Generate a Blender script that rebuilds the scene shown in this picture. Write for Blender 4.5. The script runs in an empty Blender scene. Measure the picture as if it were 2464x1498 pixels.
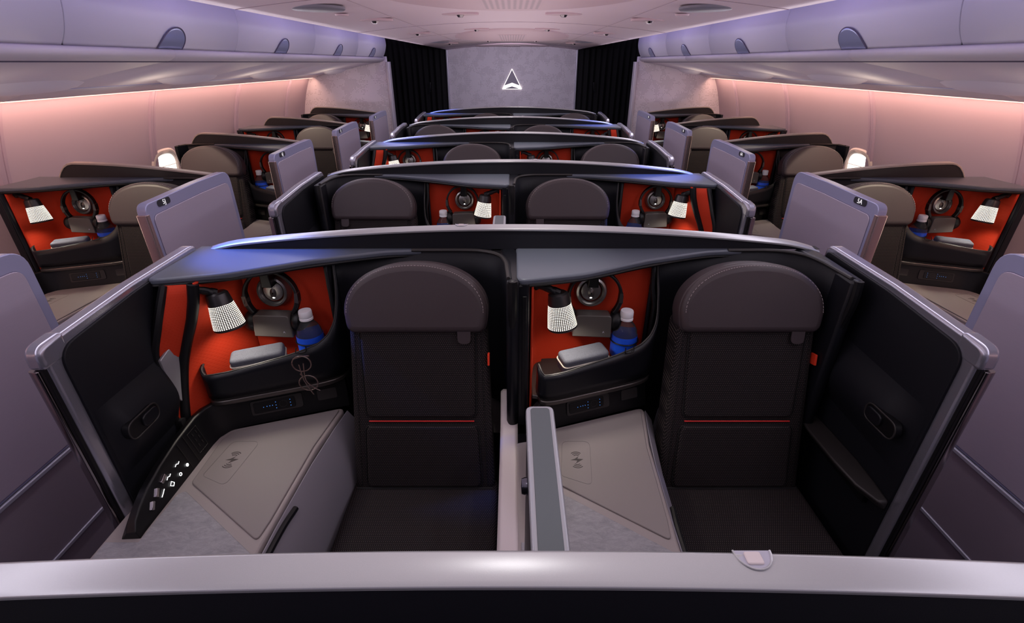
import bpy, math, random
from mathutils import Vector, Matrix
random.seed(4)
PI = math.pi
SC = bpy.context.scene
COL = SC.collection

# ------------------------------------------------------------------ camera
F_PX = 1161.0
cam_d = bpy.data.cameras.new('camera')
cam_d.sensor_width = 36.0
cam_d.lens = F_PX / 2464.0 * 36.0
cam_d.clip_start = 0.02
cam = bpy.data.objects.new('camera', cam_d)
COL.objects.link(cam)
cam.location = (0, 0, 1.66)
cam.rotation_euler = (math.radians(90 - 27.3), 0, 0)
SC.camera = cam

# ------------------------------------------------------------------ world, exposure
wd = bpy.data.worlds.new('world'); SC.world = wd; wd.use_nodes = True
wd.node_tree.nodes['Background'].inputs[0].default_value = (0.62, 0.50, 0.78, 1)
wd.node_tree.nodes['Background'].inputs[1].default_value = 0.30
SC.view_settings.view_transform = 'Standard'
SC.view_settings.look = 'None'
SC.view_settings.gamma = 1.0
SC.view_settings.use_curve_mapping = False
SC.view_settings.exposure = 0.0

# ------------------------------------------------------------------ large lights of the cabin, and added fill
def area(name, loc, rot, sx, sy, col, power):
    l = bpy.data.lights.new(name, 'AREA'); l.shape = 'RECTANGLE'
    l.size = sx; l.size_y = sy; l.color = col; l.energy = power
    o = bpy.data.objects.new(name, l); COL.objects.link(o)
    o.location = loc; o.rotation_euler = rot
    return o
def spot(name, loc, target, col, power, size=50, blend=.3, rad=.02, parent=None):
    l = bpy.data.lights.new(name, 'SPOT'); l.color = col; l.energy = power
    l.spot_size = math.radians(size); l.spot_blend = blend; l.shadow_soft_size = rad
    o = bpy.data.objects.new(name, l); COL.objects.link(o)
    o.location = loc
    d = Vector(target) - Vector(loc)
    o.rotation_euler = d.to_track_quat('-Z', 'Y').to_euler()
    if parent: o.parent = parent
    return o
PEACH = (1.0, .56, .40); VIOLET = (.36, .28, 1.0); WARM = (1.0, .84, .62); LILAC = (.80, .66, 1.0)
# mood-light strips: above the bins (violet), behind the service panels (peach); the other areas are added fill
for s in (-1, 1):
    area('mood_light_violet', (s*1.22, 2.4, 1.955), (0, math.radians(90)*-s, 0), .07, 8.6, VIOLET, 4)
    area('cove_light_peach', (s*2.325, 2.2, 1.492), (0, math.radians(38)*-s, 0), .03, 8.2, PEACH, 21)
    area('window_side_fill', (s*1.85, 2.4, 1.22), (PI, 0, 0), .5, 7.8, (.90, .74, 1.0), 4)  # added upward fill in place of bounce off the wall
area('ceiling_fill', (0, 2.6, 1.80), (0, 0, 0), 1.3, 6.6, (.97, .91, .96), 13)  # added general fill below the ceiling, no fixture there
area('midair_up_fill', (0, 3.4, 1.30), (PI, 0, 0), .8, 7.5, (1.0, .82, .86), 17)  # added fill hung in mid-air to brighten the ceiling
for s in (-1, 1):
    area('aisle_fill', (s*1.15, 2.6, 1.76), (0, math.radians(-38)*s*-1, 0), .12, 7.0, (.93, .86, .96), 17)  # added fill above the aisles, not a cabin fixture
    area('bin_face_fill', (s*1.02, 2.6, 1.84), (0, math.radians(80)*-s, 0), .04, 8.0, (.92, .86, 1.0), 4)  # added fill strip that brightens the bin faces
area('end_wall_fill', (0, 7.1, 1.80), (math.radians(52), 0, 0), 1.6, .1, (.86, .80, 1.0), 7)  # added unseen light to lift the dark end wall
# ------------------------------------------------------------------ materials
def srgb(h):
    v = [int(h[i:i+2], 16)/255 for i in (0, 2, 4)]
    return tuple((c/12.92 if c <= .04045 else ((c+.055)/1.055)**2.4) for c in v) + (1,)
MATS = {}
def mat(name, col, rough=.5, metal=0., emit=None, es=0., spec=.5, trans=0., coat=0., alpha=1, ior=1.45):
    m = bpy.data.materials.new(name); m.use_nodes = True
    b = m.node_tree.nodes['Principled BSDF']
    b.inputs['Base Color'].default_value = srgb(col)
    b.inputs['Roughness'].default_value = rough
    b.inputs['Metallic'].default_value = metal
    b.inputs['Specular IOR Level'].default_value = spec
    b.inputs['Transmission Weight'].default_value = trans
    b.inputs['Coat Weight'].default_value = coat
    b.inputs['IOR'].default_value = ior
    if emit:
        b.inputs['Emission Color'].default_value = srgb(emit); b.inputs['Emission Strength'].default_value = es
    MATS[name] = m
    return m
def nodes(m): return m.node_tree.nodes, m.node_tree.links, m.node_tree.nodes['Principled BSDF']
def mth(N, L, op, a, b=None):
    n = N.new('ShaderNodeMath'); n.operation = op
    for i, v in enumerate((a, b)):
        if v is None: continue
        if isinstance(v, (int, float)): n.inputs[i].default_value = v
        else: L.new(v, n.inputs[i])
    return n.outputs[0]
def sep(N, L, out='Object'):
    tc = N.new('ShaderNodeTexCoord'); s = N.new('ShaderNodeSeparateXYZ'); L.new(tc.outputs[out], s.inputs[0]); return tc, s
def grain(m, scale=400, amt=.15, bump=.15, stretch=(1, 1, 1), dist=.001):
    N, L, b = nodes(m)
    tc = N.new('ShaderNodeTexCoord'); mp = N.new('ShaderNodeMapping'); mp.inputs['Scale'].default_value = stretch
    L.new(tc.outputs['Object'], mp.inputs[0])
    no = N.new('ShaderNodeTexNoise'); no.inputs['Scale'].default_value = scale; no.inputs['Detail'].default_value = 3
    L.new(mp.outputs[0], no.inputs[0])
    c = b.inputs['Base Color'].default_value[:]
    mx = N.new('ShaderNodeMix'); mx.data_type = 'RGBA'; L.new(no.outputs[0], mx.inputs[0])
    mx.inputs[6].default_value = [max(0, k*(1-amt)) for k in c[:3]]+[1]; mx.inputs[7].default_value = [min(1, k*(1+amt)) for k in c[:3]]+[1]
    L.new(mx.outputs[2], b.inputs['Base Color'])
    if bump:
        bp = N.new('ShaderNodeBump'); bp.inputs['Strength'].default_value = bump; bp.inputs['Distance'].default_value = dist
        L.new(no.outputs[0], bp.inputs['Height']); L.new(bp.outputs[0], b.inputs['Normal'])
    return m
def dots(m, ax, pitch, dot, rad=.33, stagger=True, bump=.4, mask=None, soft=.08):
    """regular dot pattern in the plane given by ax, e.g. 'XZ'"""
    N, L, b = nodes(m)
    tc, s = sep(N, L)
    u = mth(N, L, 'DIVIDE', s.outputs[ax[0]], pitch); v = mth(N, L, 'DIVIDE', s.outputs[ax[1]], pitch)
    if stagger:
        row = mth(N, L, 'FLOOR', v); u = mth(N, L, 'ADD', u, mth(N, L, 'MULTIPLY', row, .5))
    fu = mth(N, L, 'SUBTRACT', mth(N, L, 'FRACT', u), .5); fv = mth(N, L, 'SUBTRACT', mth(N, L, 'FRACT', v), .5)
    r = mth(N, L, 'SQRT', mth(N, L, 'ADD', mth(N, L, 'MULTIPLY', fu, fu), mth(N, L, 'MULTIPLY', fv, fv)))
    mr = N.new('ShaderNodeMapRange'); L.new(r, mr.inputs[0]); mr.inputs[1].default_value = rad-soft; mr.inputs[2].default_value = rad+soft
    mr.inputs[3].default_value = 1; mr.inputs[4].default_value = 0
    fac = mr.outputs[0]
    if mask:
        cu = mth(N, L, 'FLOOR', u); cv = mth(N, L, 'FLOOR', v)
        cb = N.new('ShaderNodeCombineXYZ'); L.new(cu, cb.inputs[0]); L.new(cv, cb.inputs[1])
        no = N.new('ShaderNodeTexNoise'); no.inputs['Scale'].default_value = mask; no.inputs['Detail'].default_value = 2; L.new(cb.outputs[0], no.inputs[0])
        wn = N.new('ShaderNodeTexWhiteNoise'); L.new(cb.outputs[0], wn.inputs[0])
        t = mth(N, L, 'ADD', no.outputs[0], mth(N, L, 'MULTIPLY', wn.outputs[0], .16))
        fac = mth(N, L, 'MULTIPLY', fac, mth(N, L, 'GREATER_THAN', t, .60))
    mx = N.new('ShaderNodeMix'); mx.data_type = 'RGBA'; L.new(fac, mx.inputs[0])
    mx.inputs[6].default_value = b.inputs['Base Color'].default_value[:]; mx.inputs[7].default_value = srgb(dot)
    L.new(mx.outputs[2], b.inputs['Base Color'])
    if bump:
        bp = N.new('ShaderNodeBump'); bp.inputs['Strength'].default_value = bump; bp.inputs['Distance'].default_value = .001
        L.new(fac, bp.inputs['Height']); L.new(bp.outputs[0], b.inputs['Normal'])
    return m

mat('silver', 'B2B3B6', .34, .5); grain(MATS['silver'], 900, .04, .03)
mat('frame_grey', 'B0AFBE', .36, .35)
mat('door_frame', 'A9A8B6', .26, .75); mat('rose_chrome', 'DDC3B8', .22, .9); mat('lilac_frame', 'A5A6C6', .32, .35)
mat('chrome', 'A09A9C', .16, 1.)
mat('dark_chrome', '565460', .22, .9)
mat('navy', '101118', .58, 0, spec=.35); grain(MATS['navy'], 900, .2, .1)
mat('navy_gloss', '101117', .38, 0, spec=.45)
mat('shelf', '535863', .38, .05); 
mat('black', '0B0B0E', .42, 0, spec=.45)
mat('black_matte', '121114', .7)
mat('charcoal', '2B2828', .48)
mat('gunmetal', '5A5553', .3, .75)
mat('red', 'B8331A', .75, 0, spec=.25); dots(MATS['red'], 'XZ', .007, 'B83014', .3, True, .15)
mat('leather', '40373A', .46, spec=.45); grain(MATS['leather'], 700, .12, .25)
mat('weave', '1E1A1C', .8, spec=.2); dots(MATS['weave'], 'XZ', .0056, '6A5F5C', .17, True, .6)
mat('weave_seat', '1E1A1C', .8, spec=.2); dots(MATS['weave_seat'], 'XY', .0056, '6A5F5C', .17, True, .6)
mat('piping', '131113', .7)
mat('thread', 'A89C9C', .7)
mat('red_thread', 'D81E1A', .5)
mat('tag_red', 'E03A1E', .6)
mat('console', '958C8B', .48); grain(MATS['console'], 900, .06, .1)
mat('console_pad', '857D7C', .55); grain(MATS['console_pad'], 1200, .08, .2)
mat('console_side', '8B8790', .42)
mat('white_arm', 'C9BEC0', .42)
mat('divider_top', '565D61', .5); mat('divider_rim', 'A2A4AB', .35, .3)
mat('icon_dark', '3E3838', .5)
mat('led_blue', '5AA0FF', .4, emit='4C9CFF', es=.45)
mat('led_white', 'FFFFFF', .4, emit='FFFFFF', es=2.2)
mat('pouch', '54565F', .85); grain(MATS['pouch'], 260, .3, .4)
mat('bezel', '8C8886', .26, .8)
mat('pad_line', '6E6666', .6)
mat('pouch_trim', 'C9C2B4', .6)
mat('bottle_plastic', 'D5D8DC', .03, 0, trans=.96, spec=.7, ior=1.2)
mat('label_blue', '1C4FD0', .4, emit='1C4FD0', es=0)
mat('cap_white', 'E8E8EC', .45)
mat('laptop', 'A8A6AC', .35, .5)
mat('glasses', '6A5652', .25, 0, trans=.25, coat=.5)
mat('lens', 'FFFFFF', .02, trans=1., ior=1.05)
mat('sleeve', '57524F', .38, .15)
mat('door_panel', 'B5AABB', .36, .25); grain(MATS['door_panel'], 60, .05, .05, (1, .6, 14))
mat('plate', '33333A', .35)
mat('plate_text', 'F4F4F6', .4, emit='FFFFFF', es=.5)
mat('aisle_panel', '9A8E9A', .34, .3); grain(MATS['aisle_panel'], 60, .06, .05, (1, .5, 14))
mat('bin', 'D2CFD8', .45, 0, spec=.4)
mat('bin_rail', 'CFC8CF', .6)
mat('scoop', 'B4BCDC', .25, .55)
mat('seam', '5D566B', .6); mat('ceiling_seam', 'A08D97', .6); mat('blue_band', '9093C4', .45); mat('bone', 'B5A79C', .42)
mat('ceiling', 'E0CDD6', .55)
mat('ceiling_low', 'CDB3BB', .5)
mat('wall', 'C4B2BF', .40, spec=.4)
mat('wall_rib', 'B9A6B6', .4)
mat('daylight', 'FFFFFF', .5, emit='FFF6EC', es=3.0)
mat('window_frame', 'F2E6DC', .4)
mat('bulkhead', 'E2DAE4', .6); dots(MATS['bulkhead'], 'XZ', .0135, 'B3AAB3', .27, False, .2, mask=.10)
mat('curtain', '0F0E13', .9); grain(MATS['curtain'], 90, .3, .2)
mat('trim_light', 'C8C4D4', .35, .3)
mat('sign_glow', 'FFFFFF', .5, emit='FFF4E8', es=2.6)
mat('sign_face', '9C96A4', .5)
mat('carpet', '1C1B26', .95); grain(MATS['carpet'], 300, .4, .5)
mat('disc_grey', '7F7C88', .45)
mat('lamp_metal', '3B393A', .3, .6)
# stone
m = mat('stone', '8C8B90', .55); N, L, b = nodes(m)
tc = N.new('ShaderNodeTexCoord'); mp = N.new('ShaderNodeMapping'); mp.inputs['Scale'].default_value = (1, 2.2, 1); mp.inputs['Rotation'].default_value = (0, 0, .35)
L.new(tc.outputs['Object'], mp.inputs[0])
no = N.new('ShaderNodeTexNoise'); no.inputs['Scale'].default_value = 34; no.inputs['Detail'].default_value = 12; no.inputs['Roughness'].default_value = .80
no.inputs['Distortion'].default_value = .6
L.new(mp.outputs[0], no.inputs[0]); cr = N.new('ShaderNodeValToRGB'); L.new(no.outputs[0], cr.inputs[0])
cr.color_ramp.elements[0].position = .32; cr.color_ramp.elements[0].color = srgb('77777D')
cr.color_ramp.elements[1].position = .68; cr.color_ramp.elements[1].color = srgb('A29FA4')
L.new(cr.outputs[0], b.inputs['Base Color'])
# perforated lamp shade: UV grid of lit holes
m = mat('lamp_shade', '3A3838', .35, .5); N, L, b = nodes(m)
tc = N.new('ShaderNodeTexCoord'); s = N.new('ShaderNodeSeparateXYZ'); L.new(tc.outputs['UV'], s.inputs[0])
u = mth(N, L, 'MULTIPLY', s.outputs[0], 44); v = mth(N, L, 'MULTIPLY', s.outputs[1], 15)
fu = mth(N, L, 'SUBTRACT', mth(N, L, 'FRACT', u), .5); fv = mth(N, L, 'SUBTRACT', mth(N, L, 'FRACT', v), .5)
r = mth(N, L, 'SQRT', mth(N, L, 'ADD', mth(N, L, 'MULTIPLY', fu, fu), mth(N, L, 'MULTIPLY', fv, fv)))
mr = N.new('ShaderNodeMapRange'); L.new(r, mr.inputs[0]); mr.inputs[1].default_value = .24; mr.inputs[2].default_value = .34
mr.inputs[3].default_value = 1; mr.inputs[4].default_value = 0
b.inputs['Emission Color'].default_value = srgb('FFF3E4'); L.new(mth(N, L, 'MULTIPLY', mr.outputs[0], 3.6), b.inputs['Emission Strength'])
# grille
m = mat('grille', 'CDB3BB', .5); dots(m, 'XY', .024, '9A8A94', .30, False, .3)

# ------------------------------------------------------------------ mesh helpers
class B:
    def __init__(s): s.v = []; s.f = []; s.uv = None
    def add(s, vs, fs):
        n = len(s.v); s.v += [tuple(p) for p in vs]; s.f += [tuple(i+n for i in f) for f in fs]; return s
    def box(s, x0, x1, y0, y1, z0, z1):
        vs = [(x, y, z) for z in (z0, z1) for y in (y0, y1) for x in (x0, x1)]
        return s.add(vs, [(0, 2, 3, 1), (4, 5, 7, 6), (0, 1, 5, 4), (2, 6, 7, 3), (0, 4, 6, 2), (1, 3, 7, 5)])
    def prism(s, poly, a, b, ax='z', fn=None):
        n = len(poly)
        mp = {'z': lambda u, v, w: (u, v, w), 'y': lambda u, v, w: (u, w, v), 'x': lambda u, v, w: (w, u, v)}[ax]
        vs = [mp(u, v, a) for u, v in poly] + [mp(u, v, b) for u, v in poly]
        if fn: vs = [fn(p) for p in vs]
        fs = [tuple(range(n))[::-1], tuple(range(n, 2*n))] + [(i, (i+1) % n, n+(i+1) % n, n+i) for i in range(n)]
        return s.add(vs, fs)
    def loft(s, secs, closed=True, caps=True):
        k = len(secs[0]); vs = [p for c in secs for p in c]; fs = []
        for i in range(len(secs)-1):
            for j in range(k if closed else k-1):
                a = i*k+j; b = i*k+(j+1) % k
                fs.append((a, b, b+k, a+k))
        if caps and closed:
            fs.append(tuple(range(k))[::-1]); fs.append(tuple(range(len(vs)-k, len(vs))))
        return s.add(vs, fs)
    def tube(s, pts, r, n=8, closed=False):
        pts = [Vector(p) for p in pts]; m = len(pts); secs = []
        up = None
        for i, p in enumerate(pts):
            if closed: t = pts[(i+1) % m]-pts[i-1]
            else: t = pts[min(i+1, m-1)]-pts[max(i-1, 0)]
            t.normalize()
            if up is None: up = t.orthogonal().normalized()
            else: up = (up - t*up.dot(t)).normalized()
            sd = t.cross(up); rr = r[i] if isinstance(r, (list, tuple)) else r
            secs.append([p+up*rr*math.cos(2*PI*j/n)+sd*rr*math.sin(2*PI*j/n) for j in range(n)])
        if closed: secs.append(secs[0])
        return s.loft(secs, True, not closed)
    def lathe(s, prof, n=24, M=None, uv=False):
        M = M or Matrix(); vs = []; fs = []; n0 = len(s.v); k = len(prof)
        for i in range(n+1 if uv else n):
            a = 2*PI*i/n
            for r, z in prof: vs.append(M @ Vector((r*math.cos(a), r*math.sin(a), z)))
        for i in range(n):
            for j in range(k-1):
                a = i*k+j; b = ((i+1) if uv else (i+1) % n)*k+j
                fs.append((a, b, b+1, a+1))
        s.add(vs, fs)
        if uv:
            s.uv = [(i/n, j/(k-1)) for i in range(n+1) for j in range(k)]
        return s
    def surf(s, f, nu, nv):
        vs = [f(i/nu, j/nv) for i in range(nu+1) for j in range(nv+1)]
        return s.add(vs, [(i*(nv+1)+j, (i+1)*(nv+1)+j, (i+1)*(nv+1)+j+1, i*(nv+1)+j+1) for i in range(nu) for j in range(nv)])
    def xf(s, M): s.v = [tuple(M @ Vector(p)) for p in s.v]; return s

ORG = {}
def obj(name, b, m, parent=None, bevel=0, seg=3, solid=0, off=-1, sub=0, smooth=True, org=(0, 0, 0), ang=35, label=None):
    me = bpy.data.meshes.new(name)
    o3 = Vector(org)
    if parent is not None and parent.name in ORG: o3 = Vector(ORG[parent.name])
    me.from_pydata([tuple(Vector(p)-o3) for p in b.v], [], b.f)
    if b.uv:
        ul = me.uv_layers.new(name='UVMap')
        for lp in me.loops: ul.data[lp.index].uv = b.uv[lp.vertex_index]
    me.validate(); me.update()
    import bmesh
    bm = bmesh.new(); bm.from_mesh(me)
    if not solid and not b.uv: bmesh.ops.recalc_face_normals(bm, faces=bm.faces)
    bm.to_mesh(me); bm.free()
    me.materials.append(MATS[m])
    o = bpy.data.objects.new(name, me); COL.objects.link(o)
    ORG[o.name] = tuple(o3)
    if parent is not None: o.parent = parent
    else: o.location = org
    if smooth:
        for p in me.polygons: p.use_smooth = True
        me.set_sharp_from_angle(angle=math.radians(ang))
    if solid:
        md = o.modifiers.new('solid', 'SOLIDIFY'); md.thickness = solid; md.offset = off
    if bevel:
        md = o.modifiers.new('bevel', 'BEVEL'); md.width = bevel; md.segments = seg; md.limit_method = 'ANGLE'; md.angle_limit = math.radians(40); md.harden_normals = False
        md.use_clamp_overlap = True
    if sub:
        md = o.modifiers.new('sub', 'SUBSURF'); md.levels = sub; md.render_levels = sub
    if label: o['label'] = label
    return o
def thing(name, org=(0, 0, 0)):
    o = bpy.data.objects.new(name, None); COL.objects.link(o); o.empty_display_size = .05
    ORG[o.name] = tuple(org); o.location = org
    return o
def tag(o, label, cat, group=None):
    o['label'] = label; o['category'] = cat
    if group: o['group'] = group
    return o
def struct(name, b, m, **k):
    o = obj(name, b, m, None, **k); o['kind'] = 'structure'; return o
def copy_tree(o, parent=None):
    c = o.copy(); COL.objects.link(c); c.parent = parent
    for ch in list(o.children): copy_tree(ch, c)
    return c
def rpoly(pts, n=6):
    """pts: (u, v, r) -> polygon with rounded corners"""
    out = []; m = len(pts)
    for i in range(m):
        p = Vector(pts[i][:2]); r = pts[i][2] if len(pts[i]) > 2 else 0
        if r <= 0: out.append(tuple(p)); continue
        a = Vector(pts[i-1][:2]); c = Vector(pts[(i+1) % m][:2])
        d1 = (a-p); d2 = (c-p); l1 = d1.length; l2 = d2.length; d1.normalize(); d2.normalize()
        ang = d1.angle(d2); t = min(r/math.tan(ang/2), l1*.49, l2*.49)
        for j in range(n+1):
            w = j/n
            q = (p+d1*t)*(1-w)**2 + p*2*w*(1-w) + (p+d2*t)*w**2
            out.append(tuple(q))
    return out
def rrect(cx, cy, w, h, r, n=6):
    return rpoly([(cx-w/2, cy-h/2, r), (cx+w/2, cy-h/2, r), (cx+w/2, cy+h/2, r), (cx-w/2, cy+h/2, r)], n)
def catmull(P, n=6):
    P = [Vector(p) for p in P]; out = []
    Q = [P[0]*2-P[1]] + P + [P[-1]*2-P[-2]]
    for i in range(1, len(Q)-2):
        for j in range(n):
            t = j/n; a, b_, c, d = Q[i-1], Q[i], Q[i+1], Q[i+2]
            out.append(.5*((2*b_)+(c-a)*t+(2*a-5*b_+4*c-d)*t*t+(3*b_-a-3*c+d)*t**3))
    out.append(P[-1]); return out
def offset2(path, d):
    out = []
    for i, p in enumerate(path):
        a = Vector(path[max(i-1, 0)][:2]); c = Vector(path[min(i+1, len(path)-1)][:2])
        t = (c-a).normalized(); out.append(Vector((p[0]-t.y*d, p[1]+t.x*d)))
    return out
def lerp_tab(tab, x):
    if x <= tab[0][0]: return tab[0][1]
    for (a, va), (b_, vb) in zip(tab, tab[1:]):
        if x <= b_:
            w = (x-a)/(b_-a); w = w*w*(3-2*w) if len(tab) < 4 else w
            return va+(vb-va)*w
    return tab[-1][1]
def text_mesh(txt, size):
    cu = bpy.data.curves.new('txt', 'FONT'); cu.body = txt; cu.size = size; cu.align_x = 'CENTER'; cu.align_y = 'CENTER'; cu.extrude = .0004; cu.resolution_u = 3
    to = bpy.data.objects.new('txt', cu); COL.objects.link(to)
    dg = bpy.context.evaluated_depsgraph_get(); me = bpy.data.meshes.new_from_object(to.evaluated_get(dg))
    b = B().add([v.co[:] for v in me.vertices], [tuple(p.vertices) for p in me.polygons])
    bpy.data.objects.remove(to); bpy.data.curves.remove(cu); bpy.data.meshes.remove(me)
    return b

# ================================================================== THE CABIN SHELL
Y0, YB, YE = -2.2, 6.35, 8.5
PITCH = 1.116
def sweepY(sec, ya, yb):
    return B().loft([[(x, ya, z) for x, z in sec], [(x, yb, z) for x, z in sec]], closed=False, caps=False)
struct('floor', B().box(-2.6, 2.6, Y0, 9.2, -.05, 0), 'carpet')
WALL = [tuple(p) for p in catmull([(2.50, 0), (2.59, .45), (2.585, .8), (2.53, 1.12), (2.46, 1.36), (2.385, 1.52), (2.31, 1.60)], 4)]
def wall_x(z):
    return lerp_tab([(b_, a) for a, b_ in WALL], z)
for s, nm in ((-1, 'wall_left'), (1, 'wall_right')):
    b = B()
    sec = [(s*x, z) for x, z in WALL]
    # window openings are covered by window units; the wall itself is continuous
    b.loft([[(x, Y0, z) for x, z in sec], [(x, YB, z) for x, z in sec]], False, False)
    struct(nm, b, 'wall', solid=.03, off=(-1 if s > 0 else 1))
    ks = [-.0, 1.32, 2.435, 3.55, 4.70, 5.80]
    for i, yy in enumerate(ks):
        secs = []
        for x, z in WALL[2:-2]:
            secs.append([(s*(x+.002), yy-.035, z), (s*(x-.010), yy-.022, z), (s*(x-.010), yy+.004, z), (s*(x-.002), yy+.006, z), (s*(x-.010), yy+.010, z), (s*(x-.010), yy+.026, z), (s*(x+.002), yy+.038, z)])
        struct('trim_%d' % (1+i+(0 if s < 0 else 6)), B().loft(secs, False, False), 'wall_rib')
wn = 0
for s in (-1, 1):
    for yy in (1.43, 2.55, 3.66, 4.78, 5.90):
        wn += 1
        zc = .895
        def P(dy, dz, dx):
            return (s*(wall_x(zc+dz)-dx), yy+dy, zc+dz)
        ring = rrect(0, 0, .265, .36, .115, 8)
        def scl(k, dx): return [P(u*k, v*k if k > 1 else v*(1-(1-k)*.7), dx) for u, v in ring]
        b = B().loft([scl(1.16, .001), scl(1.10, .010), scl(1.0, .012), scl(.93, .006), scl(.88, -.002)], True, False)
        root = struct('window_%d' % wn, b, 'window_frame')
        g = B(); pts = scl(.90, .003); g.add(pts, [tuple(range(len(pts)))])
        obj('pane', g, 'daylight', root, label='bright daylit window pane')
        obj('shade_rail', B().tube([P(-.115, .085, .008), P(0, .087, .010), P(.115, .085, .008)], .003), 'window_frame', root)

# ceiling: shallow vault with hanging lobes, seams, lights
def ceil_z(x): return 1.83+.062*(1-min(1, abs(x)/1.0)**2)
sec = [(x/20, ceil_z(x/20)) for x in range(-20, 21)]
b = B(); b.loft([[(x, Y0, z) for x, z in sec], [(x, YE+.05, z) for x, z in sec]], False, False)
struct('ceiling', b, 'ceiling', solid=.02, off=1)
b = B().loft([[(x, Y0, z) for x, z in [(-1.5, 1.99), (1.5, 1.99)]], [(x, YE+.6, z) for x, z in [(-1.5, 1.99), (1.5, 1.99)]]], False, False)
struct('ceiling.001', b, 'ceiling', solid=.02, off=1)
ti = 20
for yy in (2.05, 3.62, 4.72, 5.83, 6.95, 7.95):
    struct('trim_%d' % ti, B().tube([(x/10, yy, ceil_z(x/10)-.0002) for x in range(-10, 11)], .0016, 6), 'ceiling_seam'); ti += 1
for x in (-.62, .62):
    struct('trim_%d' % ti, B().tube([(x, y, ceil_z(x)-.0002) for y in (Y0, YE)], .0014, 6), 'ceiling_seam'); ti += 1
for i, yy in enumerate((1.62, 5.35, 8.0)):
    hl = (1.15, 1.1, .5)[i]; hw = .54
    def lobe(r, drop): return [(hw*r*math.cos(t), yy+hl*r*math.sin(t), ceil_z(hw*r*math.cos(t))-drop) for t in [2*PI*k/56 for k in range(56)]]
    root = thing('ceiling_panel', (0, yy, ceil_z(0)))
    tag(root, ('large oval pink ceiling lobe with a square grille, nearest the camera', 'oval ceiling lobe with grille, second along the cabin', 'small far oval ceiling lobe in front of the end wall')[i], 'ceiling panel', 'oval ceiling lobes')
    obj('lobe', B().loft([lobe(1, -.001), lobe(.985, .010), lobe(.9, .017), lobe(.5, .020), lobe(.02, .020)], True, True), 'ceiling_low', root)
    gx = .125
    obj('grille', B().box(-gx, gx, yy-hl*.50, yy+hl*.78, ceil_z(0)-.0225, ceil_z(0)-.008), 'grille', root)
for s in (-1, 1):
    for yy, w in ((2.27, 'near'), (5.9, 'far')):
        x = .775*s
        r = obj('ceiling_speaker', B().lathe([(0, 0), (.098, 0), (.104, .004), (.104, .012)], 40, Matrix.Translation((x, yy, ceil_z(x)-.010))), 'disc_grey', org=(x, yy, ceil_z(x)))
        tag(r, '%s round grey ceiling disc on the %s side' % (w, 'left' if s < 0 else 'right'), 'ceiling disc', 'round ceiling discs')
        if w == 'near':
            x2 = .80*s
            r = obj('ceiling_sensor', B().lathe([(0, 0), (.028, 0), (.032, .006)], 24, Matrix.Translation((x2*.96, yy+.28, ceil_z(x2)-.006))), 'ceiling_low', org=(x2*.96, yy+.28, ceil_z(x2)))
            tag(r, 'small pink round cover just behind the grey disc, %s side' % ('left' if s < 0 else 'right'), 'sensor cover', 'small pink ceiling covers')
rowname = ['near', 'middle', 'far']
for j, yy in enumerate((2.95, 4.25, 6.4)):
    for x in (-.72, -.27, .27, .72):
        z = ceil_z(x)
        root = thing('ceiling_spotlight', (x, yy, z))
        side = {-.72: 'outer left', -.27: 'inner left', .27: 'inner right', .72: 'outer right'}[x]
        tag(root, '%s recessed reading spotlight of the %s ceiling row' % (side, rowname[j]), 'ceiling light', 'recessed ceiling spotlights')
        lf = [(x+.088*math.cos(t)*(1 if abs(math.cos(t)) < .9 else 1.1), yy+.055*math.sin(t)) for t in [2*PI*k/32 for k in range(32)]]
        obj('housing', B().prism(lf, z-.008, z+.004), 'ceiling_low', root, bevel=.003)
        obj('lamp', B().lathe([(0, -.016), (.012, -.016), (.020, -.006), (.02, 0)], 20, Matrix.Translation((x, yy, z-.003))), 'chrome', root)

# bulkheads, end wall, curtains
def bulk(nm, x0, x1, y, z1, th=.05):
    struct(nm, B().box(x0, x1, y, y+th, 0, z1), 'bulkhead', bevel=.004)
bulk('wall_back', -1.0, 1.0, YE, 1.93)
bulk('wall_back_left', -2.62, -1.47, YB, 1.72); bulk('wall_back_right', 1.47, 2.62, YB, 1.72)
for s in (-1, 1):
    struct('trim_%d' % (40 if s < 0 else 41), B().prism(rrect(s*1.455, YB+.02, .045, .10, .02), 0, 1.665), 'trim_light')
    struct('trim_%d' % (42 if s < 0 else 43), B().prism(rrect(s*1.012, YE+.01, .035, .09, .015), 0, 1.86), 'trim_light')
    struct('wall_passage_%s' % ('left' if s < 0 else 'right'), B().box(min(s*1.90, s*1.94), max(s*1.90, s*1.94), YB+.05, YE+.6, 0, 2.0), 'black_matte')
    # curtain: pleated sheet across the aisle
    xa, xb = 1.02, 1.90
    def cf(u, v, s=s):
        x = xa+(xb-xa)*u
        return (s*x, YE-.10+.020*math.sin(u*62)+.012*math.sin(u*23+1), .01+1.96*v)
    c = obj('curtain', B().surf(cf, 220, 4), 'curtain', solid=.004, org=(s*1.46, YE-.1, 0))
    tag(c, 'black pleated aisle curtain on the %s of the end wall' % ('left' if s < 0 else 'right'), 'curtain', 'aisle curtains')
    st = obj('curtain_tie', B().tube([(s*1.30, YE-.15, 1.22), (s*1.285, YE-.152, 1.30), (s*1.28, YE-.15, 1.38)], .006), 'dark_chrome', org=(s*1.29, YE-.15, 1.22))
    tag(st, 'short grey strap on the %s black curtain' % ('left' if s < 0 else 'right'), 'curtain strap', 'curtain straps')

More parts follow.
